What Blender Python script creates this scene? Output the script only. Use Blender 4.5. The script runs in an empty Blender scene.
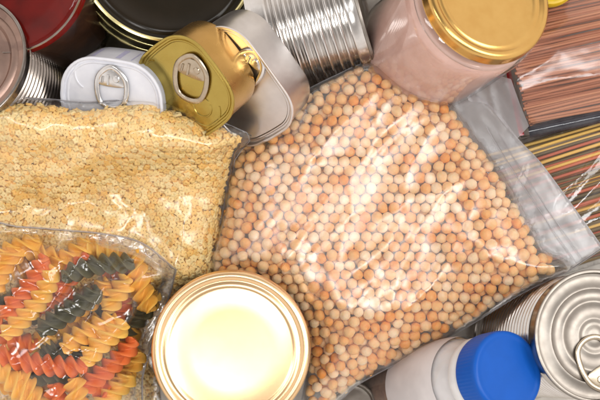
import bpy, math, random
import numpy as np
from mathutils import Vector, Matrix, noise
from mathutils.geometry import delaunay_2d_cdt
random.seed(7); rng = np.random.default_rng(11)
K = 0.0006                 # metres per unit; one unit is about 0.6 mm
CZ, ZR = 1450.0, 110.0     # camera height and reference height in units
S = bpy.context.scene
COL = S.collection

# ---------------------------------------------------------------- helpers
def P(px, py, z):
    s = (CZ - z) / (CZ - ZR)
    return Vector(((px - 300) * s, (200 - py) * s, z))
def link(o, parent=None):
    COL.objects.link(o)
    if parent is not None:
        o.parent = parent
        if parent.get('w'): o.matrix_parent_inverse = parent.matrix_basis.inverted()
    return o
def world_root(name, p):
    """an Empty whose children are modelled in world coordinates"""
    o = empty(name, Matrix.Translation(p)); WR.append(o); o['w'] = 1; return o
WR = []
def tag(o, label=None, cat=None, group=None, kind=None):
    if label: o['label'] = label
    if cat: o['category'] = cat
    if group: o['group'] = group
    if kind: o['kind'] = kind
    return o
def mesh(name, verts, faces, mat, sharp=40):
    me = bpy.data.meshes.new(name)
    me.from_pydata([(v[0]*K, v[1]*K, v[2]*K) for v in verts], [], faces)
    me.materials.append(mat)
    me.polygons.foreach_set('use_smooth', [True]*len(me.polygons))
    if sharp: me.set_sharp_from_angle(angle=math.radians(sharp))
    me.update()
    return me
def obj(name, verts, faces, mat, parent=None, sharp=40):
    return link(bpy.data.objects.new(name, mesh(name, verts, faces, mat, sharp)), parent)
def empty(name, M=None):
    o = bpy.data.objects.new(name, None); link(o)
    o.empty_display_size = 0.01
    if M is not None:
        M = M.copy(); M.translation = M.translation * K
        o.matrix_world = M
    return o
def frame_at(loc, n, xh=(1, 0, 0)):
    n = Vector(n).normalized(); x = Vector(xh)
    x = (x - n * x.dot(n)).normalized(); y = n.cross(x)
    M = Matrix((x, y, n)).transposed().to_4x4(); M.translation = loc
    return M
def vdir(p, ix, iy, c):
    """direction with image-space components ix (right), iy (up) and c towards the viewer, at point p"""
    v = (Vector((0, 0, CZ)) - p).normalized()
    r = Vector((1, 0, 0)); r = (r - v * r.dot(v)).normalized(); u = v.cross(r)
    return (v * c + r * ix + u * iy).normalized()
class MB:
    def __init__(s): s.v = []; s.f = []
    def add(s, v, f):
        o = len(s.v); s.v += [tuple(a) for a in v]; s.f += [tuple(i + o for i in q) for q in f]
    def loft(s, rings, cap0=True, cap1=True, closed=True):
        n = len(rings[0]); v = []; f = []
        for r in rings: v += [tuple(p) for p in r]
        m = n if closed else n - 1
        for k in range(len(rings) - 1):
            for i in range(m):
                j = (i + 1) % n
                f.append((k*n + i, k*n + j, (k+1)*n + j, (k+1)*n + i))
        for c, k in ((cap0, 0), (cap1, len(rings) - 1)):
            if c:
                q = [Vector(p) for p in rings[k]]; ce = sum(q, Vector()) / n
                ci = len(v); v.append(tuple(ce))
                for i in range(n):
                    j = (i + 1) % n
                    f.append((k*n + j, k*n + i, ci) if k == 0 else (k*n + i, k*n + j, ci))
        s.add(v, f)
    def lathe(s, prof, n=96, cap0=True, cap1=True):
        s.loft([[(r*math.cos(2*math.pi*i/n), r*math.sin(2*math.pi*i/n), z) for i in range(n)] for r, z in prof], cap0, cap1)
    def rrect(s, prof, a, b, r, cap0=True, cap1=True, bow=0.0):
        s.loft([rr(a, b, r, ins, z, bow) for ins, z in prof], cap0, cap1)
    def tube(s, path, w, h, closed=True, n=10, up=(0, 0, 1)):
        up = Vector(up); rings = []; path = [Vector(p) for p in path]; m = len(path)
        for i, p in enumerate(path):
            a = path[(i-1) % m] if closed else path[max(i-1, 0)]
            b = path[(i+1) % m] if closed else path[min(i+1, m-1)]
            t = (b - a).normalized(); sd = up.cross(t).normalized(); u2 = t.cross(sd)
            rings.append([p + sd*(w*math.cos(2*math.pi*k/n)) + u2*(h*math.sin(2*math.pi*k/n)) for k in range(n)])
        if closed: rings.append(rings[0])
        s.loft(rings, not closed, not closed)
    def box(s, c, d, M=None):
        v = [Vector((c[0]+x*d[0]/2, c[1]+y*d[1]/2, c[2]+z*d[2]/2)) for z in (-1, 1) for x, y in ((-1,-1),(1,-1),(1,1),(-1,1))]
        if M: v = [M @ q for q in v]
        s.add(v, [(3,2,1,0),(4,5,6,7),(0,1,5,4),(1,2,6,5),(2,3,7,6),(3,0,4,7)])
    def obj(s, name, mat, parent=None, sharp=40): return obj(name, s.v, s.f, mat, parent, sharp)
def rr(a, b, r, ins, z, bow=0.0, n=12):
    a -= ins; b -= ins; r = max(r - ins, 1.0); out = []
    for cx, cy, t0 in ((a-r, b-r, 0), (-a+r, b-r, 90), (-a+r, -b+r, 180), (a-r, -b+r, 270)):
        for k in range(n + 1):
            t = math.radians(t0 + 90*k/n)
            x = cx + r*math.cos(t); y = cy + r*math.sin(t)
            out.append((x, y, z))
    # subdivide straight runs so they can bow outwards a little
    res = []
    for i, p in enumerate(out):
        q = out[(i+1) % len(out)]; res.append(p)
        if math.dist(p, q) > 8:
            for k in range(1, 6):
                f = k/6; s2 = bow*math.sin(math.pi*f)
                nx, ny = (q[1]-p[1]), -(q[0]-p[0]); l = math.hypot(nx, ny)
                res.append((p[0]+(q[0]-p[0])*f + nx/l*s2, p[1]+(q[1]-p[1])*f + ny/l*s2, z))
    return res
def spline(pts, step=4.0):
    """closed Catmull-Rom through 2-D points; a point with a third value 1 stays a corner"""
    n = len(pts); out = []
    for i in range(n):
        p0, p1, p2, p3 = pts[i-1], pts[i], pts[(i+1) % n], pts[(i+2) % n]
        c1 = len(p1) > 2; c2 = len(p2) > 2
        p0, q1, q2, p3 = [np.array(q[:2], float) for q in (p0, p1, p2, p3)]
        t1 = (q2 - q1) if c1 else (q2 - p0)/2
        t2 = (q2 - q1) if c2 else (p3 - q1)/2
        L = np.linalg.norm(q2 - q1)
        l1 = np.linalg.norm(t1); l2 = np.linalg.norm(t2)
        if l1 > L: t1 = t1*L/l1
        if l2 > L: t2 = t2*L/l2
        m = max(1, int(L/step))
        for k in range(m):
            t = k/m
            h = (2*t**3-3*t*t+1)*q1 + (t**3-2*t*t+t)*t1 + (-2*t**3+3*t*t)*q2 + (t**3-t*t)*t2
            out.append(h)
    return np.array(out)
def inside(poly, x, y):
    x = np.asarray(x); y = np.asarray(y); r = np.zeros(x.shape, bool)
    a = poly; b = np.roll(poly, -1, 0)
    for (x1, y1), (x2, y2) in zip(a, b):
        if y1 == y2: continue
        c = ((y1 > y) != (y2 > y)) & (x < (x2-x1)*(y-y1)/(y2-y1)+x1)
        r ^= c
    return r
def edist(poly, x, y):
    """signed distance inside (+) the polygon"""
    x = np.asarray(x, float); y = np.asarray(y, float); d = np.full(x.shape, 1e9)
    a = poly; b = np.roll(poly, -1, 0)
    for (x1, y1), (x2, y2) in zip(a, b):
        dx, dy = x2-x1, y2-y1; L = dx*dx+dy*dy
        if L == 0: continue
        t = np.clip(((x-x1)*dx+(y-y1)*dy)/L, 0, 1)
        d = np.minimum(d, np.hypot(x-x1-t*dx, y-y1-t*dy))
    return np.where(inside(poly, x, y), d, -d)
def dome(d, R):
    t = np.clip(d/R, 0, 1); return np.sqrt(np.clip(1-(1-t)**2, 0, 1))
def sstep(a, b, x):
    t = np.clip((np.asarray(x, float)-a)/(b-a), 0, 1); return t*t*(3-2*t)
def nz(x, y, s, seed=0.0, oct=3):
    return np.array([noise.fractal(Vector((a*s + seed, b*s - seed, seed*1.7)), 1.0, 2.0, oct) for a, b in zip(np.ravel(x), np.ravel(y))]).reshape(np.shape(x))
def ridge(x, y, ang, along, across, seed, p=3.0):
    """long soft creases running in direction ang"""
    c, s = math.cos(ang), math.sin(ang)
    u = (x*c - y*s)/along; v = (x*s + y*c)/across
    q = np.array([noise.noise(Vector((a, b, seed))) for a, b in zip(np.ravel(u), np.ravel(v))]).reshape(np.shape(x))
    return (1-np.clip(np.abs(q)*2.2, 0, 1))**p
def tri(poly, step, jitter=.25):
    """triangulate the inside of a 2-D polygon; returns pts, tris, boundary flag"""
    n = len(poly); x0, y0 = poly.min(0); x1, y1 = poly.max(0)
    gx, gy = np.meshgrid(np.arange(x0, x1, step), np.arange(y0, y1, step*.87))
    gx = gx + (np.arange(gx.shape[0]) % 2)[:, None]*step/2
    gx = gx + rng.uniform(-jitter, jitter, gx.shape)*step; gy = gy + rng.uniform(-jitter, jitter, gy.shape)*step
    gx = gx.ravel(); gy = gy.ravel(); k = edist(poly, gx, gy) > step*.45
    pts = [Vector(p) for p in poly] + [Vector(p) for p in zip(gx[k], gy[k])]
    v, e, f, ov, oe, of = delaunay_2d_cdt(pts, [(i, (i+1) % n) for i in range(n)], [], 1, 1e-4)
    v = np.array([tuple(a) for a in v])
    f = [tuple(t) for t in f]
    return v, f
def film_bag(name, poly, top, bot, mat, parent, step=3.4):
    v, f = tri(poly, step)
    d = edist(poly, v[:, 0], v[:, 1]); onb = np.abs(d) < 0.05
    zt = top(v[:, 0], v[:, 1]); zb = bot(v[:, 0], v[:, 1])
    zm = (zt+zb)/2
    zt = np.where(onb, zm, zt); zb = np.where(onb, zm, zb)
    V = [P(a, b, c) for (a, b), c in zip(v, zt)]
    idx = {}; F = [tuple(reversed(t)) for t in f]
    nb = len(V); bi = []
    for i in range(len(v)):
        if onb[i]: bi.append(i)
        else: bi.append(len(V)); V.append(P(v[i, 0], v[i, 1], zb[i]))
    F += [tuple(bi[i] for i in t) for t in f]
    return obj(name, V, F, mat, parent, sharp=0)
def sheet(name, poly, zf, mat, parent, step=3.0, th=0.5):
    v, f = tri(poly, step); z = zf(v[:, 0], v[:, 1])
    V = [P(a, b, c) for (a, b), c in zip(v, z)]
    return obj(name, V, [tuple(reversed(t)) for t in f], mat, parent, sharp=0)

# ---------------------------------------------------------------- materials
def mat(name):
    m = bpy.data.materials.new(name); m.use_nodes = True
    nt = m.node_tree; nt.nodes.clear()
    out = nt.nodes.new('ShaderNodeOutputMaterial')
    return m, nt, out
def N(nt, t, **kw):
    n = nt.nodes.new(t)
    for k, v in kw.items():
        if k in n.inputs: n.inputs[k].default_value = v
        else: setattr(n, k, v)
    return n
def math_n(nt, op, a, b=None):
    n = nt.nodes.new('ShaderNodeMath'); n.operation = op
    for i, q in enumerate((a, b)):
        if q is None: continue
        if isinstance(q, (int, float)): n.inputs[i].default_value = q
        else: nt.links.new(q, n.inputs[i])
    return n.outputs[0]
def rgb(c): return (c[0], c[1], c[2], 1)
def principled(name, col, rough=.5, metal=0., col2=None, nscale=400., bump=0., bscale=1500., rvar=0., coat=0., sss=0., stretch=None, spec=.5):
    m, nt, out = mat(name); L = nt.links.new
    b = N(nt, 'ShaderNodeBsdfPrincipled', Metallic=metal, Roughness=rough)
    b.inputs['Coat Weight'].default_value = coat; b.inputs['Coat Roughness'].default_value = .06
    b.inputs['Specular IOR Level'].default_value = spec
    if sss:
        b.inputs['Subsurface Weight'].default_value = sss; b.inputs['Subsurface Scale'].default_value = .002
        b.inputs['Subsurface Radius'].default_value = (1, .5, .3)
    tc = N(nt, 'ShaderNodeTexCoord'); mp = N(nt, 'ShaderNodeMapping'); L(tc.outputs['Object'], mp.inputs[0])
    if stretch: mp.inputs['Scale'].default_value = stretch
    n1 = N(nt, 'ShaderNodeTexNoise', Scale=nscale, Detail=5.); L(mp.outputs[0], n1.inputs['Vector'])
    mx = N(nt, 'ShaderNodeMix', data_type='RGBA'); c2 = col2 or tuple(c*.88 for c in col)
    mx.inputs[6].default_value = rgb(col); mx.inputs[7].default_value = rgb(c2)
    rp = N(nt, 'ShaderNodeValToRGB'); rp.color_ramp.elements[0].position = .35; rp.color_ramp.elements[1].position = .65
    L(n1.outputs[0], rp.inputs[0]); L(rp.outputs[0], mx.inputs[0]); L(mx.outputs[2], b.inputs['Base Color'])
    if rvar:
        r = math_n(nt, 'ADD', rough - rvar/2, math_n(nt, 'MULTIPLY', n1.outputs[0], rvar)); L(r, b.inputs['Roughness'])
    if bump:
        n2 = N(nt, 'ShaderNodeTexNoise', Scale=bscale, Detail=4.); L(mp.outputs[0], n2.inputs['Vector'])
        bp = N(nt, 'ShaderNodeBump', Strength=bump, Distance=.0004); L(n2.outputs[0], bp.inputs['Height']); L(bp.outputs[0], b.inputs['Normal'])
    L(b.outputs[0], out.inputs[0]); return m
def clear(name, milk=.03, tint=(1, 1, 1), rough=.09, gloss=1.0, ior=1.5, bump=.0, bscale=150., milkcol=(.93, .92, .93), stretch=None, mvar=0.):
    """thin clear plastic or glass wall: see-through, a fresnel reflection, a trace of milkiness"""
    m, nt, out = mat(name); L = nt.links.new
    tr = N(nt, 'ShaderNodeBsdfTransparent', Color=rgb(tint))
    df = N(nt, 'ShaderNodeBsdfDiffuse', Color=rgb(milkcol)); tl = N(nt, 'ShaderNodeBsdfTranslucent', Color=rgb(milkcol))
    mk = N(nt, 'ShaderNodeMixShader', Fac=.4); L(df.outputs[0], mk.inputs[1]); L(tl.outputs[0], mk.inputs[2])
    m1 = N(nt, 'ShaderNodeMixShader', Fac=milk); L(tr.outputs[0], m1.inputs[1]); L(mk.outputs[0], m1.inputs[2])
    gl = N(nt, 'ShaderNodeBsdfGlossy', Roughness=rough)
    ge = N(nt, 'ShaderNodeNewGeometry'); dt = N(nt, 'ShaderNodeVectorMath', operation='DOT_PRODUCT')
    L(ge.outputs['Normal'], dt.inputs[0]); L(ge.outputs['Incoming'], dt.inputs[1])
    F0 = ((ior-1)/(ior+1))**2
    sch = math_n(nt, 'POWER', math_n(nt, 'SUBTRACT', 1., math_n(nt, 'MINIMUM', math_n(nt, 'ABSOLUTE', dt.outputs['Value']), 1.)), 5.)
    sch = math_n(nt, 'ADD', F0, math_n(nt, 'MULTIPLY', sch, 1-F0))
    m2 = N(nt, 'ShaderNodeMixShader'); L(m1.outputs[0], m2.inputs[1]); L(gl.outputs[0], m2.inputs[2])
    f = math_n(nt, 'MULTIPLY', sch, gloss)
    f = math_n(nt, 'MINIMUM', f, .9); L(f, m2.inputs[0])
    tc = N(nt, 'ShaderNodeTexCoord'); mp = N(nt, 'ShaderNodeMapping'); L(tc.outputs['Object'], mp.inputs[0])
    if stretch: mp.inputs['Rotation'].default_value = (0, 0, stretch[0]); mp.inputs['Scale'].default_value = (stretch[1], stretch[2], 1)
    if mvar:
        n3 = N(nt, 'ShaderNodeTexNoise', Scale=bscale*.6, Detail=4.); L(mp.outputs[0], n3.inputs['Vector'])
        L(math_n(nt, 'MAXIMUM', math_n(nt, 'ADD', milk-mvar/2, math_n(nt, 'MULTIPLY', n3.outputs[0], mvar)), 0.), m1.inputs[0])
    if bump:
        n2 = N(nt, 'ShaderNodeTexNoise', Scale=bscale, Detail=3.); L(mp.outputs[0], n2.inputs['Vector'])
        bp = N(nt, 'ShaderNodeBump', Strength=bump, Distance=.001); L(n2.outputs[0], bp.inputs['Height'])
        L(bp.outputs[0], gl.inputs['Normal']); L(bp.outputs[0], dt.inputs[0])
    L(m2.outputs[0], out.inputs[0]); return m
def food(name, cols, nscale, bump, bscale, rough=.55, pos=None, sss=.15, blotch=.25, spec=.35):
    """dry food: tone picked per piece, blotches inside each piece"""
    m, nt, out = mat(name); L = nt.links.new
    b = N(nt, 'ShaderNodeBsdfPrincipled', Roughness=rough); b.inputs['Specular IOR Level'].default_value = spec
    b.inputs['Subsurface Weight'].default_value = sss; b.inputs['Subsurface Scale'].default_value = .0015
    b.inputs['Subsurface Radius'].default_value = (1, .55, .3)
    oi = N(nt, 'ShaderNodeObjectInfo'); ge = N(nt, 'ShaderNodeNewGeometry')
    r = math_n(nt, 'FRACT', math_n(nt, 'ADD', oi.outputs['Random'], ge.outputs['Random Per Island']))
    tc = N(nt, 'ShaderNodeTexCoord')
    n1 = N(nt, 'ShaderNodeTexNoise', Scale=nscale, Detail=3., noise_dimensions='4D')
    L(tc.outputs['Object'], n1.inputs['Vector']); L(math_n(nt, 'MULTIPLY', r, 60.), n1.inputs['W'])
    f = math_n(nt, 'ADD', r, math_n(nt, 'MULTIPLY', math_n(nt, 'SUBTRACT', n1.outputs[0], .5), blotch*4))
    rp = N(nt, 'ShaderNodeValToRGB'); el = rp.color_ramp.elements
    pos = pos or [i/(len(cols)-1) for i in range(len(cols))]
    el[0].position = pos[0]; el[0].color = rgb(cols[0]); el[1].position = pos[-1]; el[1].color = rgb(cols[-1])
    for p_, c_ in list(zip(pos, cols))[1:-1]: e = el.new(p_); e.color = rgb(c_)
    L(f, rp.inputs[0]); L(rp.outputs[0], b.inputs['Base Color'])
    n2 = N(nt, 'ShaderNodeTexNoise', Scale=bscale, Detail=3., noise_dimensions='4D'); L(tc.outputs['Object'], n2.inputs['Vector']); L(math_n(nt, 'MULTIPLY', r, 60.), n2.inputs['W'])
    bp = N(nt, 'ShaderNodeBump', Strength=bump, Distance=.0005); L(n2.outputs[0], bp.inputs['Height']); L(bp.outputs[0], b.inputs['Normal'])
    L(b.outputs[0], out.inputs[0]); return m

M = {}
M['table'] = principled('pale_tabletop', (.62, .58, .52), .6, 0, (.5, .46, .41), 120, .3, 900)
M['gold_lid'] = principled('gold_lid_metal', (.74, .46, .15), .2, 1, (.70, .42, .13), 120, .02, 400, .04)
M['gold_jar'] = principled('gold_jar_lid_metal', (.92, .64, .36), .26, 1, (.90, .61, .33), 90, .012, 300, .04)
M['gold_tin'] = principled('gold_lacquer_lid', (.50, .38, .10), .27, 1, (.46, .34, .085), 90, .06, 300, .06)
M['gold_side'] = principled('gold_lacquer_side', (.66, .40, .13), .27, 1, (.60, .36, .11), 90, .05, 300, .08)
M['steel'] = principled('tinplate', (.74, .72, .70), .2, 1, (.66, .63, .6), 140, .05, 500, .12)
M['steel_lid'] = principled('tinplate_lid', (.33, .30, .265), .4, 1, (.28, .25, .22), 160, .06, 400, .1)
M['dimmed'] = principled('tinplate_dark_reflection', (.36, .32, .29), .24, 1, (.28, .24, .21), 140, .05, 500, .12)  # tinplate darkened: reflection of dark surroundings put into the base colour
M['pink_lid'] = principled('tinplate_lid_pink_reflection', (.40, .27, .22), .4, 1, (.32, .22, .18), 120, .08, 300, .1)  # pinkish reflection on the can end, painted into its base colour
M['alu'] = principled('satin_aluminium', (.80, .77, .76), .3, 1, (.74, .71, .7), 160, .03, 400, .08)
M['tab'] = principled('pull_tab_metal', (.55, .47, .36), .28, 1, (.48, .40, .3), 250, .03, 600, .1)
M['dtab'] = principled('silver_tab_metal', (.8, .79, .78), .22, 1, None, 250, .03, 600, .1)
M['white_tin'] = principled('white_enamel', (.78, .79, .84), .32, 0, (.72, .73, .79), 160, .03, 500, .1, coat=.3)
M['lilac'] = principled('lilac_print', (.50, .49, .66), .4)
M['dark_lid'] = principled('black_lacquer_lid', (.016, .012, .007), .2, .0, (.02, .014, .008), 60, .03, 200, .08, spec=.22)
M['dark_side'] = principled('dark_olive_lacquer', (.16, .14, .05), .22, .9, (.10, .09, .03), 120, .04, 300, .1)
M['gold_rim'] = principled('pale_gold_rim', (.80, .72, .36), .2, 1, None, 200)
M['sauce'] = principled('red_sauce', (.20, .006, .003), .6, 0, (.11, .004, .002), 60, .1, 300, spec=.1)
M['brown_sauce'] = principled('dark_brown_sauce', (.035, .016, .010), .3, 0, (.07, .03, .015), 90, .3, 300)
M['paste'] = principled('pink_beige_powder', (.86, .56, .48), .8, 0, (.76, .47, .39), 90, .45, 500, sss=.1)
M['blue'] = principled('blue_plastic', (.0, .085, .43), .4, 0, (.0, .09, .46), 100, .03, 900, .06, spec=.3)
M['white_pl'] = principled('white_plastic', (.80, .79, .79), .35, 0, None, 100, .03, 900, sss=.1)
M['label'] = principled('pale_paper_label', (.74, .70, .70), .45, 0, (.64, .60, .60), 60, .03, 300)
M['brown_pw'] = principled('ground_brown_spice', (.27, .16, .11), .8, 0, (.18, .11, .08), 300, .3, 2500)
M['dark_pw'] = principled('dark_jar_filling', (.10, .06, .03), .6, 0, (.06, .035, .02), 100, .3, 900)
M['yellow'] = principled('yellow_plastic', (.75, .50, .01), .35)
M['red'] = principled('red_seal', (.62, .01, .02), .3, 0, (.5, .01, .02), 120, coat=.3)
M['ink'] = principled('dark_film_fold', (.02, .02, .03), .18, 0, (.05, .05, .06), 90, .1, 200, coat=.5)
M['film'] = clear('clear_bag_film', .035, rough=.28, gloss=3.6, bump=.06, bscale=30, stretch=(math.radians(-35), 1.0, .35))
M['film2'] = clear('clear_pasta_film', .025, rough=.22, gloss=2.3, bump=.05, bscale=40)
M['film3'] = clear('crackly_clear_film', .012, rough=.13, gloss=1.9, bump=.06, bscale=50)
M['nfilm'] = clear('noodle_pack_film', .04, rough=.2, gloss=2.0, bump=.2, bscale=60, stretch=(math.radians(-12), .4, 1.6))
M['sfilm'] = clear('spaghetti_pack_film', .03, rough=.1, gloss=2.0, bump=.3, bscale=90)
M['zip'] = clear('milky_zip_film', .38, rough=.4, gloss=1.6, bump=.2, bscale=70, milkcol=(.52, .50, .53), mvar=.25)
M['hseal'] = clear('milky_heat_seal', .16, rough=.18, gloss=2.4, bump=.1, bscale=80, mvar=.1)
M['glass'] = clear('jar_glass', .03, (.97, .96, .95), rough=.03, gloss=2.2)
M['dglass'] = clear('dark_jar_glass', .0, (.92, .9, .9), rough=.03, gloss=.6)
M['bglass'] = clear('clear_bottle_plastic', .06, (.97, .96, .96), rough=.1, gloss=1.6)
M['pea'] = food('dried_pea', [(.93, .68, .43), (.92, .59, .29), (.91, .50, .18), (.90, .41, .10), (.87, .33, .05)], 230, .85, 620, pos=[-.1, .3, .6, .9, 1.2], blotch=.24, sss=.5)
M['star'] = food('star_pasta', [(.98, .73, .35), (.97, .66, .26), (.95, .55, .15)], 160, .1, 700, blotch=.12, sss=.25)
M['fy'] = food('yellow_fusilli', [(.90, .54, .12), (.84, .42, .06)], 160, .3, 700, rough=.4, blotch=.2, sss=.2)
M['fo'] = food('orange_red_fusilli', [(.80, .23, .065), (.72, .15, .04)], 70, .12, 500, rough=.4, blotch=.2, sss=.2)
M['fg'] = food('dark_green_fusilli', [(.15, .13, .065), (.09, .085, .045)], 70, .12, 500, rough=.4, blotch=.2, sss=.1)
M['soba'] = food('brown_noodle', [(.56, .23, .11), (.47, .17, .08), (.37, .12, .05)], 80, .1, 500, rough=.5, blotch=.15, sss=.1)
M['sy'] = food('yellow_spaghetti', [(.85, .55, .14), (.78, .44, .09)], 70, .1, 500, rough=.4, sss=.1)
M['sr'] = food('red_spaghetti', [(.62, .17, .08), (.50, .11, .05)], 70, .1, 500, rough=.4, sss=.1)
M['sg'] = food('dark_green_spaghetti', [(.20, .13, .05), (.12, .08, .03)], 70, .1, 500, rough=.4, sss=.1)

# ---------------------------------------------------------------- the surface
mb = MB(); mb.box((0, 0, -15), (2600, 2000, 30))
tag(mb.obj('tabletop', M['table']), kind='structure')

# ---------------------------------------------------------------- pull tab
def pull_tab(parent, M4, L=34, W=26, m=None, plate=True):
    """ring pull lying in its own XY plane, ring towards -Y, rivet near +Y"""
    m = m or M['tab']
    def tr(p): return M4 @ Vector(p)
    n = (M4.to_3x3() @ Vector((0, 0, 1))).normalized()
    a = W/2; path = []
    raw = [(-a*.5, L*.44), (0, L*.53), (a*.5, L*.44), (a*.95, L*.22), (a, -L*.12), (a*.72, -L*.42), (0, -L*.52), (-a*.72, -L*.42), (-a, -L*.12), (-a*.95, L*.22)]
    for x, y in spline(raw, 1.5): path.append(tr((x, y, 2.2)))
    mb = MB(); mb.tube(path, 2.7, 1.3, True, 12, n)
    if plate:
        # web between ring hole and rivet, with a raised spine
        ring = lambda z, s: [tr((x*s, L*.20 + (y)*s, z)) for x, y in spline([(-a*.8, -L*.14), (a*.8, -L*.14), (a*.72, L*.10), (a*.35, L*.24), (-a*.35, L*.24), (-a*.72, L*.10)], 2)]
        mb.loft([ring(1.4, 1), ring(2.4, 1), ring(2.7, .94)])
        mb.tube([tr((-a*.22, L*.08, 2.9)), tr((-a*.18, L*.34, 2.9))], 1.4, 1.1, False, 8, n)
        mb.tube([tr((-a*.62, L*.12, 2.9)), tr((-a*.56, L*.28, 2.9))], 1.1, 1.0, False, 8, n)
    t = mb.obj('pull_tab', m, parent)
    rv = MB(); pr = [(3.6, 1.5), (3.6, 3.3), (3.0, 4.0), (1.6, 4.2)]
    rv.loft([[tr((a*.34 + r*math.cos(k*math.pi/10), L*.25 + r*math.sin(k*math.pi/10), z)) for k in range(20)] for r, z in pr])
    rv.obj('rivet', m, t)
    return t

# ---------------------------------------------------------------- fish tins (rounded boxes)
def tin(name, label, cat, p, n, xh, a, b, r, depth, mlid, mbody, mtab, tabpos, tabrot, tabL, tabW, beads, arcs=3, group=None, stripes=False, bow=.5):
    root = empty(name, frame_at(p, n, xh)); tag(root, label, cat, group)
    body = MB()   # z=0 at the rim, body goes down -depth
    body.rrect([(6, -depth), (2.2, -depth+.6), (1.6, -depth+3), (1.4, -depth*.6), (1.2, -depth*.5), (1.3, -5), (1.0, -2.4)], a, b, r, True, False, bow)
    body.obj('body', mbody, root)
    rim = MB(); rim.rrect([(1.0, -2.6), (-.5, -2.2), (-.9, -.6), (-.4, .5), (.7, .8), (1.8, .4), (2.3, -.8), (2.6, -3.2)], a, b, r, False, False, bow)
    rim.obj('rim', mlid if not stripes else mbody, root)
    lid = MB(); prof = [(2.5, -3.2), (4.2, -3.3), (5.0, -2.6), (6.2, -2.6), (7.2, -3.5), (11, -3.6)] + beads + [(24, -3.6), (30, -3.6), (36, -3.6)]
    lid.rrect(prof, a, b, r, False, True, bow)
    ld = lid.obj('lid', mlid, root)
    # pressed arcs on the lid
    for cx, cy, rad, t0, t1 in ((a*.0, -b*.52, a*.42, 200, 340), (a*.0, -b*.5, a*.22, 0, 350), (-a*.45, b*.55, a*.3, 60, 250))[:arcs]:
        e = MB(); pts = [(cx+rad*math.cos(math.radians(t)), cy+rad*math.sin(math.radians(t)), -3.5) for t in range(t0, t1, 8)]
        e.tube(pts, 1.0, .8, False, 6)
        e.obj('pressed_ring', mlid, ld)
    T = Matrix.Translation((tabpos[0], tabpos[1], -3.2)) @ Matrix.Rotation(math.radians(tabrot), 4, 'Z')
    pull_tab(root, T, tabL, tabW, mtab)
    if stripes:
        for k, (x0, w) in enumerate(((-27, 6), (-15, 5), (-4, 10), (13, 5))):
            ol = [v for v in rr(a, b, r, 1.1, 0, bow, 40) if v[1] > 0 and x0 <= v[0] <= x0+w]; ol.sort()
            q = MB(); q.loft([[(x, y, z) for x, y, _ in ol] for z in (-depth*.78, -depth*.22)], False, False, False); q.obj('printed_stripe', M['lilac'], root)
    return root
pg = P(185, 88, 166); ng = vdir(pg, -.53, -.40, .75)
tin('fish_tin', 'square gold fish tin with ring pull, leaning against the silver tin', 'tin', pg, ng, vdir(pg, .62, .78, 0) if False else Vector((.80, .60, 0)), 46, 49, 33, 46,
    M['gold_tin'], M['gold_side'], M['tab'], (12, 4), -52, 46, 34, [(13, -3.6), (17, -3.6), (22, -3.6)])
ps = P(234, 88, 134); ns = vdir(ps, -.46, -.46, .76)
tin('fish_tin', 'silver fish tin tucked behind the gold tin, between it and the ribbed can', 'tin', ps, ns, Vector((.80, .60, 0)), 49, 62, 34, 46,
    M['alu'], M['alu'], M['dtab'], (30, 10), -60, 36, 27, [(15, -3.6)], 0)
pw = P(111, 102, 140); nw = vdir(pw, -.40, -.30, .86)
tin('fish_tin', 'white oval fish tin with lilac stripes and a ring pull, above the star pasta bag', 'tin', pw, nw, Vector((1, -.06, 0)), 53, 43, 37, 46,
    M['white_tin'], M['white_tin'], M['dtab'], (0, 14), 0, 40, 31, [(15, -3.6)], stripes=True)

# ---------------------------------------------------------------- round cans
def can_profile_body(r, h, z0, z1, period, amp):
    pr = [(r-2, 0), (r+1.2, .4), (r+1.6, 2.4), (r+.4, 4), (r-.5, 6)]
    z = 6.0
    while z < h-6:
        t = 1.0 if z0 < z < z1 else 0.0
        pr.append((r-.8 + t*amp*math.cos((z-z0)/period*2*math.pi) - t*amp, z)); z += period/10 if t else 2.0
    pr += [(r-.5, h-6), (r+.2, h-3.5)]
    return pr
def round_can(name, label, cat, top, n, r, h, mbody, mlid, ribs, beads, mrim=None, group=None, xh=(1, 0, 0), tab=None, lid_mat_end=None):
    root = empty(name, frame_at(top - Vector(n).normalized()*h, n, xh)); tag(root, label, cat, group)
    b = MB(); b.lathe(can_profile_body(r, h, *ribs), 128, True, False); b.obj('body', mbody, root, 60)
    q = MB(); q.lathe([(r+.2, h-3.8), (r+1.6, h-3.2), (r+2.0, h-1.4), (r+1.6, h-.2), (r+.5, h+.3), (r-1.2, h), (r-1.9, h-1), (r-2.2, h-4.6)], 128, False, False)
    q.obj('rim', mrim or mlid, root)
    l = MB(); l.lathe([(r-2.1, h-4.6)] + [(r-i, h-z) for i, z in beads], 128, False, True); ld = l.obj('lid', mlid, root)
    if tab: pull_tab(root, Matrix.Translation((tab[0], tab[1], h-5)) @ Matrix.Rotation(math.radians(tab[2]), 4, 'Z'), tab[3], tab[4], M['tab'])
    return root
BE = [(4, 5), (6, 5.4), (8, 5.0), (13, 4.9), (14.5, 3.9), (16.5, 3.8), (18, 5.1), (26, 5.3), (27.5, 4.3), (30, 4.2), (32, 5.5), (42, 5.6), (44, 4.7), (46, 4.7), (48, 5.6), (52, 5.6), (54, 4.6), (58, 4.6)]
# ring-pull can in the lower right corner
p = P(597, 336, 168)
round_can('food_can', 'upright ribbed steel can with a ring pull lid, beside the blue capped bottle', 'can', p, vdir(p, .44, .02, .90), 62, 165,
          M['steel'], M['steel_lid'], (18, 145, 7.4, 1.5), BE, tab=(3, -27, 208, 52, 36))
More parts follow.
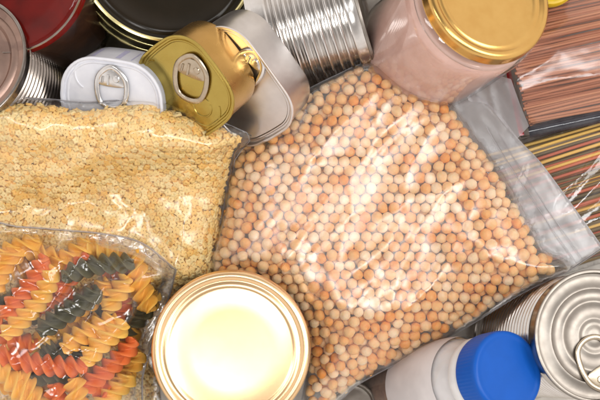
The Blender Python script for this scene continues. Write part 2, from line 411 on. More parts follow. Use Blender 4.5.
# can in the upper left corner
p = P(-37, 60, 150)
round_can('food_can', 'tilted steel can showing a pinkish, reflection-tinted end, left edge above the star pasta bag', 'can', p, vdir(p, -.44, .33, .84), 64, 165,
          M['dimmed'], M['pink_lid'], (26, 150, 7.0, 1.5), [(4, 6), (9, 6.5), (12, 4.2), (15, 4.2), (18, 6.8), (24, 6.8), (27, 4.8), (30, 4.8), (33, 7), (50, 7)], mrim=M['dimmed'])
# ribbed can lying at the top
p = P(365, 10, 67)
round_can('food_can', 'shiny ribbed steel can lying on its side, left of the pink jar', 'can', p, vdir(p, .955, .27, .06), 66, 112,
          M['steel'], M['steel_lid'], (18, 98, 10.0, 2.3), [(4, 6), (8, 6.2), (14, 6), (16, 5), (20, 5), (22, 6)])
# can end glimpsed under the pea bag at the bottom edge
p = P(352, 405, 60)
round_can('food_can', 'sliver of steel can poking out below the pea bag, left of the bottle', 'can', p, vdir(p, .1, .25, .9), 24, 58,
          M['steel'], M['steel_lid'], (8, 50, 5, 1.2), [(4, 5), (6, 5)])

# ---------------------------------------------------------------- big dark tin with gold rims
p = P(168, -44, 104); nd = vdir(p, .12, .34, .93)
root = empty('round_tin', frame_at(p - nd*104, nd)); tag(root, 'large round black tin with pale gold rims, top edge behind the gold tin', 'tin')
R_ = 87; H_ = 104
b = MB(); b.lathe([(R_-6, 0), (R_-1, 1), (R_-1, 20), (R_-2, 40), (R_-1.5, H_-40)], 128, True, False); b.obj('body', M['dark_side'], root)
b = MB(); b.lathe([(R_-1.3, H_-40), (R_+2.0, H_-39), (R_+2.0, H_-5)], 128, False, False); b.obj('lid_skirt', M['dark_side'], root)
for z, rr_ in ((H_-40, R_+2.6), (H_-20, R_+2.4)):
    b = MB(); b.lathe([(rr_-2, z-2), (rr_, z-1.6), (rr_+.6, z), (rr_, z+1.6), (rr_-2, z+2)], 128, False, False); b.obj('gold_band', M['gold_rim'], root)
b = MB(); b.lathe([(R_+1.6, H_-5), (R_+2.6, H_-3), (R_+2.2, H_-.5), (R_+.4, H_+.3), (R_-1.2, H_-.6), (R_-1.6, H_-3), (R_-2.6, H_-5)], 128, False, False); b.obj('rim', M['gold_rim'], root)
b = MB(); b.lathe([(R_-2.6, H_-5), (R_-6, H_-5.6), (R_-9, H_-3.6), (R_-13, H_-3.2), (R_-16, H_-4.4), (R_-30, H_-4.8), (R_-50, H_-4)], 128, False, True); b.obj('lid', M['dark_lid'], root)

# ---------------------------------------------------------------- jar of red sauce, standing on its lid
p = P(8, -26, 148); nr = vdir(p, -.36, .24, .90)
root = empty('sauce_jar', frame_at(p - nr*150, nr)); tag(root, 'glass jar of dark red sauce standing upside down, in the top left corner', 'jar')
H_ = 150; R_ = 80
b = MB(); b.lathe([(R_-16, 0), (R_-12, 2), (R_-12, 18)], 96, True, False); b.obj('lid', M['dark_side'], root)
b = MB(); b.lathe([(R_-14, 18), (R_-10, 24), (R_-2, 36), (R_, 46), (R_, H_-14), (R_-1, H_-6), (R_-4, H_-1.5), (R_-7, H_), (R_-11, H_-1.2), (R_-15, H_-5), (R_-30, H_-8)], 128, False, True)
b.obj('glass_wall', M['dglass'], root)
b = MB(); b.lathe([(R_-17, 20), (R_-12, 26), (R_-4, 38), (R_-2.5, 48), (R_-2.5, H_-26), (R_-4, H_-20)], 96, True, False); sc = b.obj('dark_sauce', M['brown_sauce'], root)
b = MB(); b.lathe([(R_-4, H_-20), (R_-6, H_-14), (R_-10, H_-10), (R_-30, H_-10.5)], 96, False, True); b.obj('sauce', M['sauce'], root)
b = MB(); b.lathe([(R_-3, H_-4), (R_-2.2, H_-3.2), (R_-3.0, H_-2.0), (R_-4, H_-2.4)], 128, False, False); b.obj('foot_ring', M['dimmed'], root)

# ---------------------------------------------------------------- pink jar, tilted, gold lid
def lid_profile(R, top, skirt):
    return [(R-3.2, top-skirt), (R-.6, top-skirt-.3), (R+.3, top-skirt+1.4), (R-.2, top-skirt+3), (R-.4, top-4.5), (R-1.2, top-2), (R-3.4, top-.4), (R-6, top), (R-8.2, top-.8), (R-9.6, top-2.6), (R-11.4, top-3.0), (R-13, top-2.2), (R-15.0, top-2.0), (R-17, top-2.8), (R-18.5, top-3.2), (R-40, top-3.0)]
p = P(490, -6, 196); nj = vdir(p, .47, .40, .787)
root = empty('glass_jar', frame_at(p - nj*150, nj)); tag(root, 'tilted glass jar of pale pink powder with gold screw lid, resting on the pea bag', 'jar')
H_ = 150
b = MB(); b.lathe([(50, 2.4), (57, .6), (61, 0), (66, 2.5), (68.6, 8), (69, 20), (69.8, 110), (69, 118), (66, 125), (62, 129), (58, 132), (58, 137)], 128, True, False); b.obj('glass_wall', M['glass'], root)
b = MB(); b.lathe([(50, 4.4), (60, 3.6), (64.6, 7), (66.3, 13), (66.9, 106), (66, 115), (63, 122), (57, 126), (55, 128)], 128, True, True); b.obj('powder', M['paste'], root)
b = MB(); b.lathe(lid_profile(65, H_, 15), 160, False, True); b.obj('lid', M['gold_lid'], root)
b = MB(); b.lathe([(65, 124), (67.4, 125), (68.1, 127.5), (66.6, 130), (61, 131)], 128, False, False); b.obj('glass_collar', M['glass'], root)

# ---------------------------------------------------------------- upright jar with gold lid
p = P(231, 350, 165); nb = vdir(p, -.0, .0, 1.0)
nb = (nb*.6 + Vector((0, 0, 1))*.4).normalized()
root = empty('glass_jar', frame_at(p - nb*160, nb)); tag(root, 'upright jar with large shiny gold lid, at the bottom between the fusilli and the peas', 'jar')
H_ = 160
b = MB(); b.lathe([(50, 2), (58, 0), (64, 3), (67, 10), (67, 112), (64, 122), (60, 128), (60, 140)], 96, True, False); b.obj('glass_wall', M['dglass'], root)
b = MB(); b.lathe([(56, 4), (63, 8), (64.5, 14), (64.5, 108), (61, 118)], 96, True, True); b.obj('filling', M['dark_pw'], root)
b = MB(); b.lathe(lid_profile(77, H_, 26), 160, False, True); b.obj('lid', M['gold_jar'], root)

# ---------------------------------------------------------------- bottle with blue cap
p = P(509, 372, 185); nn = vdir(p, .60, .11, .79)
Lb = 215
root = empty('plastic_bottle', frame_at(p - nn*Lb, nn)); tag(root, 'clear bottle of brown spice with bright blue cap and white collar', 'bottle')
b = MB(); b.loft([[((q + am*(.5+.5*math.cos(i*math.pi/2)))*math.cos(2*math.pi*i/288), (q + am*(.5+.5*math.cos(i*math.pi/2)))*math.sin(2*math.pi*i/288), z) for i in range(288)] for q, z, am in
    [(36.5, Lb-31, 0), (39.4, Lb-31, 0), (39.9, Lb-29, 0), (39.8, Lb-27.5, .5), (39.8, Lb-8, .5), (39.7, Lb-6, 0), (39.5, Lb-3.4, 0), (38.8, Lb-1.5, 0), (37.2, Lb-.4, 0), (35, Lb-.1, 0), (33.6, Lb-.6, 0), (31, Lb-.7, 0), (10, Lb-.6, 0)]]); b.obj('cap', M['blue'], root)
b = MB(); b.lathe([(33, Lb-48), (37.5, Lb-47), (38.6, Lb-44), (38.6, Lb-37), (37, Lb-33.5), (34, Lb-32.5), (34, Lb-30)], 96, False, False); b.obj('collar', M['white_pl'], root)
b = MB(); b.lathe([(36, 2), (42, 4), (44, 9), (44, Lb-78), (42.5, Lb-66), (38, Lb-54), (35, Lb-47)], 96, True, False); b.obj('bottle_wall', M['bglass'], root)
b = MB(); b.lathe([(38, 5), (42, 9), (42.4, 40), (42.4, Lb-84)], 96, True, True); b.obj('spice', M['brown_pw'], root)
b = MB(); b.lathe([(44.3, Lb-150), (44.6, Lb-148), (44.6, Lb-88), (43.9, Lb-76), (42.9, Lb-68)], 96, False, False); b.obj('label', M['label'], root)
b = MB(); b.lathe([(41.4, Lb-76), (41.2, Lb-72), (37.2, Lb-60), (34, Lb-50)], 96, False, False); b.obj('shoulder_band', M['white_pl'], root)

# ---------------------------------------------------------------- yellow cap at the top edge
p = P(551, -24, 120); ny = vdir(p, .1, .1, .98)
root = empty('spice_jar', frame_at(p - ny*110, ny)); tag(root, 'jar with bright yellow cap, a sliver at the top edge right of the gold lid', 'jar')
b = MB(); b.lathe([(22, 0), (26, 3), (26, 84), (22, 90)], 64, True, True); b.obj('jar_body', M['dark_pw'], root)
b = MB(); b.lathe([(28, 86), (29.5, 87), (29.5, 106), (27.5, 109.4), (24, 110), (21, 108.6)], 64, True, True); b.obj('cap', M['yellow'], root)

# ---------------------------------------------------------------- packing of small pieces
def pack2d(poly, sp, inset, iters=14, jit=.42):
    x0, y0 = poly.min(0); x1, y1 = poly.max(0)
    gx, gy = np.meshgrid(np.arange(x0, x1, sp), np.arange(y0, y1, sp*.866))
    gx = gx + (np.arange(gx.shape[0]) % 2)[:, None]*sp/2
    X = np.stack([gx.ravel(), gy.ravel()], 1) + rng.uniform(-jit, jit, (gx.size, 2))*sp
    X = X[edist(poly, X[:, 0], X[:, 1]) > inset]
    for _ in range(iters):
        # cell lists keep this quick
        D = {}
        cell = np.floor(X/sp/1.01).astype(int)
        for i, c in enumerate(map(tuple, cell)): D.setdefault(c, []).append(i)
        I = []; J = []
        for (cx, cy), a in D.items():
            for dx, dy in ((0, 0), (1, 0), (0, 1), (1, 1), (-1, 1)):
                b_ = D.get((cx+dx, cy+dy))
                if not b_: continue
                for i in a:
                    for j in b_:
                        if (dx, dy) != (0, 0) or i < j: I.append(i); J.append(j)
        I = np.array(I); J = np.array(J); d = X[I]-X[J]; l = np.hypot(d[:, 0], d[:, 1]) + 1e-6
        o = np.clip(sp*.985 - l, 0, None)*.42; u = d/l[:, None]*o[:, None]
        np.add.at(X, I, u); np.add.at(X, J, -u)
    return X[edist(poly, X[:, 0], X[:, 1]) > inset*.7]
def rot(): return Matrix(np.linalg.qr(rng.normal(size=(3, 3)))[0].tolist())
def rot_proper():
    m = rot()
    if m.determinant() < 0: m = -m
    return m
def join(name, metas, protos, mat_):
    """one mesh out of many placed copies: metas = [(proto index, 3x3, loc, scale)]"""
    Vs = []; Ls = []; n = 0; tot = []
    for k, R, l, s in metas:
        v, f = protos[k]; R = np.array(R); w = (v*s) @ R.T + np.array(l); Vs.append(w); Ls += [tuple(i+n for i in q) for q in f]; n += len(v)
    return obj(name, np.concatenate(Vs), Ls, mat_, None, 0)

# ---------------------------------------------------------------- bag of dried peas
pea_poly = spline([(372, 66), (335, 80), (296, 100), (262, 124), (240, 146), (233, 170), (226, 215), (214, 258), (218, 276), (240, 290), (276, 306), (300, 332), (310, 368), (306, 412), (335, 398), (352, 384), (392, 361), (430, 342), (470, 320), (512, 294), (545, 277), (566, 268), (560, 262), (543, 256), (532, 238), (512, 200), (490, 165), (466, 132), (448, 108), (420, 84)])
def pea_mid(x, y): return 78 + 34*sstep(400, 560, x) + 10*sstep(160, 60, y) - 14*sstep(300, 400, y)*sstep(460, 330, x)
def pea_top(x, y):
    d = edist(pea_poly, x, y)
    base = pea_mid(x, y) + 46*dome(d+1.0, 62)*(d > -1)
    base = base + 5*nz(x, y, .012, 3.1)*sstep(0, 40, d)
    return base
pea_root = world_root('zip_bag', (P(400, 210, 40)))
tag(pea_root, 'clear zip bag full of dried peas, milky strip along its right end', 'bag')
bag_poly = spline([(372, 62), (334, 76), (294, 97), (259, 121), (237, 144), (229.5, 170), (222, 215), (210.5, 260), (214, 279), (238, 293), (274, 309), (297, 334), (306, 368), (302, 416), (338, 402), (356, 386), (396, 364), (434, 345), (474, 323), (516, 297), (549, 280), (568, 272, 1), (603, 248, 1), (572, 205), (540, 162), (519, 140), (500, 116), (478, 96), (450, 84), (420, 74)])
def wr_pea(x, y):
    d = edist(pea_poly, x, y); w = sstep(2, 30, d)
    r = 1.9*ridge(x, y, math.radians(56), 150, 40, 4.2, 2.0) + .8*ridge(x, y, math.radians(44), 90, 24, 9.4, 2.5) + .8*ridge(x, y, math.radians(-8), 120, 50, 1.4, 2.5)
    return r*w + (1-w)*(1.6*nz(x, y, .03, 6.1))
def pea_film_top(x, y):
    d = edist(pea_poly, x, y)
    out = pea_mid(x, y) + 1.2
    return np.where(d > 0, np.maximum(pea_top(x, y), pea_mid(x, y) + 46*dome(d+6, 62)) + 1.0 + wr_pea(x, y), np.maximum(pea_mid(x, y) + 46*dome(d+6, 62)*(d > -5.5), out) + 1.2*nz(x, y, .03, 6.1))
def pea_film_bot(x, y):
    d = edist(pea_poly, x, y)
    return np.where(d > 0, pea_mid(x, y) - 40*dome(d, 60), pea_mid(x, y) - .6 + 1.2*nz(x, y, .03, 6.1))
film_bag('bag_film', bag_poly, pea_film_top, pea_film_bot, M['film'], pea_root, 3.2)
# milky zip end and its ridges, doubled over the film end
strip = spline([(452, 104), (470, 96), (484, 100), (501, 117), (520, 141), (541, 163), (573, 206), (603, 247, 1), (569, 270, 1), (561, 260), (546, 254), (534, 236), (514, 199), (492, 164), (468, 131)])
sheet('milky_zip_end', strip, lambda x, y: pea_mid(x, y) + 4.0 + 1.5*ridge(x, y, math.radians(-52), 60, 18, 3.3, 2) + 1.5*nz(x, y, .04, 2.2), M['zip'], pea_root, 3)
flap = spline([(468, 100), (478, 84), (496, 76), (511, 79, 1), (520, 104), (529, 126, 1), (517, 139, 1), (504, 124), (486, 104)])
sheet('folded_flap', flap, lambda x, y: pea_mid(x, y) + 9.0 + 3.0*ridge(x, y, math.radians(-65), 50, 14, 7.3, 2), M['zip'], pea_root, 3)
def zline(pts, off):
    q = []
    for x, y in pts: q.append(P(x+off, y-off*.7, pea_mid(np.array([x]), np.array([y]))[0] + 6))
    return q
for off in (0, 6):
    b = MB(); b.tube(zline([(x, y) for x, y in zip(np.linspace(486, 576, 24), 126 + (np.linspace(0, 1, 24)**.92)*(262-126))], off), .55, .5, False, 6); b.obj('zip_ridge', M['zip'], pea_root)
def seam(poly, mid, parent, m, w=.55):
    b = MB(); q = poly[::2]; z = mid(q[:, 0], q[:, 1])
    b.tube([P(x, y, c) for (x, y), c in zip(q, z)], w, .45, True, 6); return b.obj('seam', m, parent, 0)
seam(bag_poly, lambda x, y: (pea_film_top(x, y)+pea_film_bot(x, y))/2, pea_root, M['zip'])
# pea shapes
def ico(sub):
    import bmesh
    bm = bmesh.new(); bmesh.ops.create_icosphere(bm, subdivisions=sub, radius=1)
    v = np.array([tuple(a.co) for a in bm.verts]); f = [tuple(a.index for a in q.verts) for q in bm.faces]; bm.free()
    return v, f
pv, pf = ico(3)
pea_protos = []
for k in range(7):
    w = pv.copy(); sd = rng.uniform(0, 50)
    dn = np.array([noise.noise(Vector(a)*1.3 + Vector((sd, 0, 0))) for a in w])
    dn2 = np.array([noise.noise(Vector(a)*3.2 + Vector((sd, 9, 0))) for a in w])
    w = w*(1 + .11*dn + .07*dn2)[:, None]*np.array([1, rng.uniform(.93, 1), rng.uniform(.88, .98)])
    pea_protos.append((w, pf))
pea_me = [mesh('pea', w*6.1, f, M['pea'], 0) for w, f in pea_protos]
SP = 10.9
def relax3(X, R, iters):
    """push peas apart in 3-D below the bag film"""
    top_in = None
    for it in range(iters):
        cell = np.floor(X/13.5).astype(int); D = {}
        for i, c in enumerate(map(tuple, cell)): D.setdefault(c, []).append(i)
        I = []; J = []
        offs = [(dx, dy, dz) for dx in (-1, 0, 1) for dy in (-1, 0, 1) for dz in (-1, 0, 1)]
        for c, a in D.items():
            for o in offs:
                b_ = D.get((c[0]+o[0], c[1]+o[1], c[2]+o[2]))
                if b_:
                    for i in a:
                        for j in b_:
                            if i < j: I.append(i); J.append(j)
        I = np.array(I); J = np.array(J); d = X[I]-X[J]; l = np.linalg.norm(d, axis=1)+1e-6
        o = np.clip((R[I]+R[J])*.97 - l, 0, None)*.45; u = d/l[:, None]*o[:, None]
        np.add.at(X, I, u); np.add.at(X, J, -u)
        zt = pea_top(X[:, 0], X[:, 1]) - R
        X[:, 2] += .5 if it < iters*.7 else 0
        X[:, 2] = np.minimum(X[:, 2], zt)
        dd = edist(pea_poly, X[:, 0], X[:, 1])
        bad = dd < R*.4
        if bad.any():
            c = np.array([390., 220.]); v = c - X[bad, :2]; v /= np.linalg.norm(v, axis=1)[:, None]; X[bad, :2] += v*1.0
    return X
L1 = pack2d(pea_poly, SP, 3.5); z1 = pea_top(L1[:, 0], L1[:, 1]) - 6.5
L2 = pack2d(pea_poly, SP+.4, 4.5); z2 = pea_top(L2[:, 0], L2[:, 1]) - 16
L3 = pack2d(pea_poly, SP+1, 12.0); z3 = pea_top(L3[:, 0], L3[:, 1]) - 26
X = np.concatenate([np.column_stack([L1, z1]), np.column_stack([L2, z2]), np.column_stack([L3, z3])])
Rr = rng.uniform(5.1, 6.2, len(X))
X = relax3(X, Rr, 26)
depth = pea_top(X[:, 0], X[:, 1]) - X[:, 2]
score = depth + 100*(X[:, 0] < 0)
# how open to the view each pea is: nothing above it
vis = np.ones(len(X))
for i in range(len(X)):
    d = np.hypot(X[:, 0]-X[i, 0], X[:, 1]-X[i, 1]); up = (X[:, 2] > X[i, 2]+2) & (d < 8)
    vis[i] = 1 - min(1, np.sum(np.clip(1-d[up]/9, 0, 1))*1.2)
hidden = (np.hypot(X[:, 0]-231, X[:, 1]-350) < 79) | (X[:, 1] > 402) | (np.hypot(X[:, 0]-440, X[:, 1]-38) < 72)
rank = vis - hidden*2
order = np.argsort(-rank); single = set(order[:300].tolist()); metas = []
for i in range(len(X)):
    k = int(rng.integers(len(pea_me))); R = rot_proper(); s = Rr[i]/6.1; l = P(*X[i])
    if i in single:
        o = bpy.data.objects.new('pea', pea_me[k]); link(o)
        o.matrix_world = Matrix.Translation(l*K) @ R.to_4x4() @ Matrix.Scale(s, 4)
        tag(o, 'round dried pea, pale peach to orange, packed in the clear zip bag', 'dried pea', 'dried peas in the zip bag')
    else: metas.append((k, R, l, s*6.1))
tag(join('dried_peas', metas, pea_protos, M['pea']), 'rest of the dried peas, the ones mostly hidden between and below the others in the zip bag', 'dried peas', None, 'stuff')

# ---------------------------------------------------------------- bag of star pasta
star_poly = spline([(-60, 100), (0, 101), (50, 104), (85, 110), (110, 106), (150, 104), (186, 114), (215, 125), (241, 138), (232, 152), (227, 185), (220, 225), (214, 262), (210, 288), (196, 300), (178, 312), (160, 330), (152, 352), (146, 420), (-60, 420)], 6)
def star_mid(x, y): return 76 + 0*x - 26*sstep(285, 345, y) + 58*sstep(200, 105, y)
def star_top(x, y):
    d = edist(star_poly, x, y)
    z = star_mid(x, y) + 38*dome(d+1, 46)*(d > -1)
    z = z - 26*sstep(272, 300, y + .10*x - 18)
    z = z + 8*np.exp(-((y-(150-.12*(x-150)+8*np.sin(x*.03)))/16)**2)*sstep(0, 30, d)
    z = z - 7*np.exp(-((y-(172-.25*x))/12)**2)*sstep(120, 20, x)*sstep(0, 30, d)
    z = z - 5*np.exp(-((y-212+.1*x)/10)**2)*sstep(150, 60, x)
    return z + 8*nz(x, y, .014, 8.1)*sstep(0, 40, d)
star_root = world_root('pasta_bag', (P(120, 210, 40)))
tag(star_root, 'clear bag of tiny star shaped pasta, left of the pea bag', 'bag')
sbag = spline([(-64, 92), (0, 96), (50, 99), (85, 102), (120, 100), (158, 101), (190, 111), (222, 122), (252, 135, 1), (247, 146), (236, 156), (231, 187), (224, 226), (217, 262), (213, 292), (200, 305), (182, 317), (164, 333), (156, 354), (150, 424), (-64, 424)], 5)
def star_film_top(x, y):
    d = edist(star_poly, x, y)
    w = 3.4*ridge(x, y, math.radians(18), 110, 42, 2.2, 2.0) + 1.8*ridge(x, y, math.radians(-25), 90, 36, 5.2, 2.2) + 1.6*ridge(x, y, math.radians(70), 80, 40, 15.2, 2.2)
    return np.where(d > 0, np.maximum(star_top(x, y), star_mid(x, y) + 30*dome(d+6, 46)*sstep(300, 270, y)) + 2.2 + w*sstep(0, 14, d), star_mid(x, y) + 3 + 30*dome(d+6, 46)*(d > -5.5)*sstep(300, 270, y) + 2*nz(x, y, .05, 4))
def star_film_bot(x, y):
    d = edist(star_poly, x, y)
    return np.where(d > 0, star_mid(x, y) - 34*dome(d, 50), star_mid(x, y) + 2*nz(x, y, .05, 4))
film_bag('bag_film', sbag, star_film_top, star_film_bot, M['film2'], star_root, 3.0)
def star_mesh(r, hole, th):
    n = 10; v = []
    for z in (-th, th):
        for i in range(n):
            t = 2*math.pi*i/n; q = r*(1.0 if i % 2 == 0 else .62); v.append((q*math.cos(t)*(.96), q*math.sin(t)*.96, z*.75))
        for i in range(n):
            t = 2*math.pi*i/n; v.append((hole*math.cos(t), hole*math.sin(t), z))
    f = []
    for i in range(n):
        j = (i+1) % n
        f += [(2*n+i, 2*n+j, 3*n+j, 3*n+i), (j, i, n+i, n+j), (i, j, 2*n+j, 2*n+i), (n+j, n+i, 3*n+i, 3*n+j)]
    return np.array(v), f
seam(sbag, lambda x, y: (star_film_top(x, y)+star_film_bot(x, y))/2, star_root, M['zip'])
st_protos = [star_mesh(4.9, .42, 1.5), star_mesh(4.6, .5, 1.6), star_mesh(5.2, .42, 1.4)]
st_me = [mesh('star', v, f, M['star'], 50) for v, f in st_protos]
layers = []
cut = star_poly.copy()
clipx = lambda A: A[(A[:, 0] > -16) & (A[:, 1] < 404)]
for k, (sp, dz, ti) in enumerate(((6.7, 1.7, 26), (6.6, 3.6, 38), (6.8, 5.8, 45), (7.2, 8.4, 45))):
    A = clipx(pack2d(star_poly, sp, 2.5, 5, .5))
    layers.append(np.column_stack([A, star_top(A[:, 0], A[:, 1]) - dz + rng.uniform(-.9, .8, len(A)), np.full(len(A), ti), np.full(len(A), k)]))
A = np.concatenate(layers)
eps = 2.0
gx = (star_top(A[:, 0]+eps, A[:, 1]) - star_top(A[:, 0]-eps, A[:, 1]))/(2*eps); gy = (star_top(A[:, 0], A[:, 1]+eps) - star_top(A[:, 0], A[:, 1]-eps))/(2*eps)
fus_poly = spline([(-30, 236), (20, 235), (62, 238), (104, 243), (138, 253), (166, 274), (160, 290), (150, 318), (142, 344), (136, 372), (126, 420), (-30, 420)])
hid = inside(fus_poly, A[:, 0], A[:, 1]) | (A[:, 0] < 2) | (A[:, 1] > 300)
tilt = np.radians(rng.normal(0, 1, len(A))*A[:, 3]*.5)
rank = np.cos(tilt) - 3*hid - 2*A[:, 4] + (A[:, 2]-star_top(A[:, 0], A[:, 1]))*.2
single = set(np.argsort(-rank)[:300].tolist()); metas = []
for i in range(len(A)):
    nrm = Vector((-gx[i], gy[i], 1)).normalized()
    Q = frame_at(Vector(), nrm, (math.cos(i), math.sin(i), 0)).to_3x3()
    ax = rng.uniform(0, 6.28); R = Q @ Matrix.Rotation(tilt[i], 3, Vector((math.cos(ax), math.sin(ax), 0))) @ Matrix.Rotation(rng.uniform(0, 6.28), 3, 'Z')
    k = int(rng.integers(3)); l = P(A[i, 0], A[i, 1], A[i, 2])
    if i in single:
        o = bpy.data.objects.new('pasta_star', st_me[k]); link(o); o.matrix_world = Matrix.Translation(l*K) @ R.to_4x4()
        tag(o, 'tiny yellow pasta star with a hole, lying uppermost in its clear bag', 'pasta star', 'pasta stars in the bag')
    else: metas.append((k, R, l, 1.0))
tag(join('pasta_stars', metas, st_protos, M['star']), 'mass of tiny yellow pasta stars filling the clear bag under the uppermost ones', 'pasta stars', None, 'stuff')

# ---------------------------------------------------------------- bag of fusilli
def fus_mid(x, y): return 92 + 0*x + 42*sstep(300, 250, y)
def fus_top(x, y):
    d = edist(fus_poly, x, y)
    return fus_mid(x, y) + (72 - 32*sstep(300, 250, y))*dome(d+1, 66)*(d > -1) + 6*nz(x, y, .02, 5.5)*sstep(0, 30, d)
fus_root = world_root('pasta_bag', (P(70, 320, 60)))
tag(fus_root, 'crackly clear bag of three coloured fusilli, in the lower left corner', 'bag')
fbag = spline([(-34, 226), (20, 227), (62, 230), (104, 234), (142, 243), (176, 270, 1), (170, 293), (160, 321), (151, 347), (143, 375), (132, 424), (-34, 424)])
def fus_film_top(x, y):
    d = edist(fus_poly, x, y)
    w = 9*ridge(x, y, math.radians(62), 110, 44, 3.7, 2.2) + 6.0*ridge(x, y, math.radians(-40), 100, 40, 8.7, 2.5) + 2*ridge(x, y, math.radians(10), 50, 20, 12.7, 2)
    return np.where(d > 0, fus_top(x, y) + 2.5 + w*sstep(0, 20, d), fus_mid(x, y) + 1 + 3*nz(x, y, .05, 7))
def fus_film_bot(x, y):
    d = edist(fus_poly, x, y)
    return np.where(d > 0, fus_mid(x, y) - 32*dome(d, 50), fus_mid(x, y) - 1 + 3*nz(x, y, .05, 7))
film_bag('bag_film', fbag, fus_film_top, fus_film_bot, M['film3'], fus_root, 3.2)
hs = spline([(96, 234), (142, 243.6), (175.4, 270.3, 1), (169.6, 293), (159.6, 321), (150.6, 347), (142.6, 375), (138, 371), (143, 344), (151, 317), (158, 292), (161, 276), (137, 257), (98, 245)])
sheet('heat_seal', hs, lambda x, y: np.maximum(fus_film_top(x, y), fus_mid(x, y)) + 1.5 + 3*ridge(x, y, math.radians(50), 40, 14, 2.7, 2), M['hseal'], fus_root, 2.5)
seam(fbag, lambda x, y: (fus_film_top(x, y)+fus_film_bot(x, y))/2, fus_root, M['zip'], 1.0)
def fusillo(L, r, turns, bend, seed):
    """three thin blades wound round a core"""
    mb = MB(); n = int(turns*30); rings = []
    lobes = 3; per = 36
    for i in range(n+1):
        t = i/n; x = (t-.5)*L; a = t*turns*2*math.pi
        e = min(1, .55 + 4*t, .55 + 4*(1-t))
        ring = []
        cy = bend*math.sin(math.pi*t); cz = .3*bend*math.sin(2*math.pi*t+seed)
        for k in range(per):
            th = 2*math.pi*k/per
            c = math.cos(lobes*th/2.0)
            q = r*e*(.26 + .74*abs(c)**2.6)
            ring.append((x, cy + q*math.cos(th+a), cz + q*math.sin(th+a)))
        rings.append(ring)
    mb.loft(rings); return mb
FU = [  # x0,y0,x1,y1 pixel ends, height, colour, label
 (3, 318, 46, 256, 142, 'fo', 'orange red fusillo at the left edge, rising to the right under the film'),
 (4, 338, 56, 268, 148, 'fy', 'long yellow fusillo lying just below the left orange one'),
 (62, 276, 134, 262, 148, 'fg', 'dark green fusillo lying level near the top of the bag'),
 (38, 332, 100, 290, 146, 'fg', 'dark green fusillo slanting across the middle of the bag'),
 (133, 250, 150, 312, 132, 'fy', 'yellow fusillo standing almost upright by the right corner of the bag'),
 (104, 310, 128, 276, 138, 'fy', 'short yellow fusillo left of the upright one at the right corner'),
 (-8, 352, 88, 366, 146, 'fo', 'long orange red fusillo lying level low in the bag'),
 (80, 392, 136, 340, 142, 'fo', 'orange red fusillo slanting up to the right edge of the bag'),
 (62, 348, 118, 318, 146, 'fy', 'yellow fusillo in the centre, above the long level orange one'),
 (84, 362, 126, 322, 150, 'fy', 'yellow fusillo squeezed between two others right of centre'),
 (-6, 366, 32, 408, 148, 'fy', 'yellow fusillo in the bottom left corner of the bag'),
 (18, 372, 44, 412, 142, 'fy', 'second yellow fusillo from the bottom left corner'),
 (54, 384, 60, 424, 146, 'fo', 'orange red fusillo cut by the bottom edge, seen end up'),
 (74, 378, 80, 420, 148, 'fy', 'yellow fusillo cut by the bottom edge, right of the orange one'),
 (14, 378, 78, 372, 128, 'fg', 'dark green fusillo in shade below the long level orange one'),
 (-8, 318, 34, 350, 132, 'fo', 'orange red fusillo behind the yellow ones at the left edge'),
 (-10, 262, 40, 240, 130, 'fy', 'yellow fusillo in the top left corner of the bag'),
 (50, 268, 90, 240, 128, 'fy', 'yellow fusillo along the top seam, left part'),
 (84, 242, 128, 266, 122, 'fy', 'yellow fusillo along the top seam, right part'),
 (-6, 290, 22, 248, 134, 'fy', 'yellow fusillo behind the upper left orange one'),
 (54, 292, 90, 256, 134, 'fo', 'orange red fusillo peeping out beneath the level green one'),
 (112, 388, 142, 352, 122, 'fy', 'pale yellow fusillo at the lower right edge of the bag'),
 (98, 408, 132, 374, 124, 'fy', 'pale yellow fusillo lowest along the right edge of the bag'),
 (66, 318, 110, 282, 126, 'fy', 'yellow fusillo deep under the middle green one'),
 (30, 312, 74, 292, 124, 'fo', 'orange red fusillo deep in the middle of the bag'),
 (118, 338, 152, 300, 118, 'fg', 'dark green fusillo half hidden at the right edge of the bag'),
 (120, 300, 150, 270, 112, 'fy', 'yellow fusillo deep under the upright one at the right corner'),
 (100, 330, 128, 296, 112, 'fo', 'orange red fusillo deep between the two short yellow ones'),
 (56, 330, 104, 318, 108, 'fy', 'yellow fusillo deepest in the very middle of the bag'),
 (20, 246, 76, 262, 120, 'fy', 'yellow fusillo tucked under the top seam above the orange ones'),
 (40, 300, 64, 276, 118, 'fo', 'orange red fusillo half hidden left of the two dark green ones'),
 (6, 350, 56, 336, 120, 'fy', 'yellow fusillo half hidden just above the long level orange one'),
 (84, 300, 120, 312, 108, 'fg', 'dark green fusillo at the bottom of the pile in the middle'),
 (126, 330, 156, 290, 106, 'fy', 'yellow fusillo at the bottom of the pile by the right seam'),
 (60, 364, 120, 384, 110, 'fy', 'yellow fusillo at the bottom of the pile under the slanting orange one'),
 (40, 350, 100, 346, 122, 'fg', 'dark green fusillo deep behind the central yellow ones'),
 (0, 384, 60, 396, 114, 'fy', 'yellow fusillo deep in the bottom left corner'),
 (92, 372, 110, 412, 118, 'fo', 'orange red fusillo deep at the bottom of the bag'),
 (100, 268, 150, 284, 116, 'fo', 'orange red fusillo deep under the right end of the level green one'),
 (-10, 300, 40, 318, 112, 'fg', 'dark green fusillo deep at the left edge'),
 (96, 340, 140, 330, 108, 'fy', 'yellow fusillo deep by the right edge of the bag'),
 (10, 268, 60, 272, 110, 'fy', 'yellow fusillo deep in the upper left of the bag'),
]
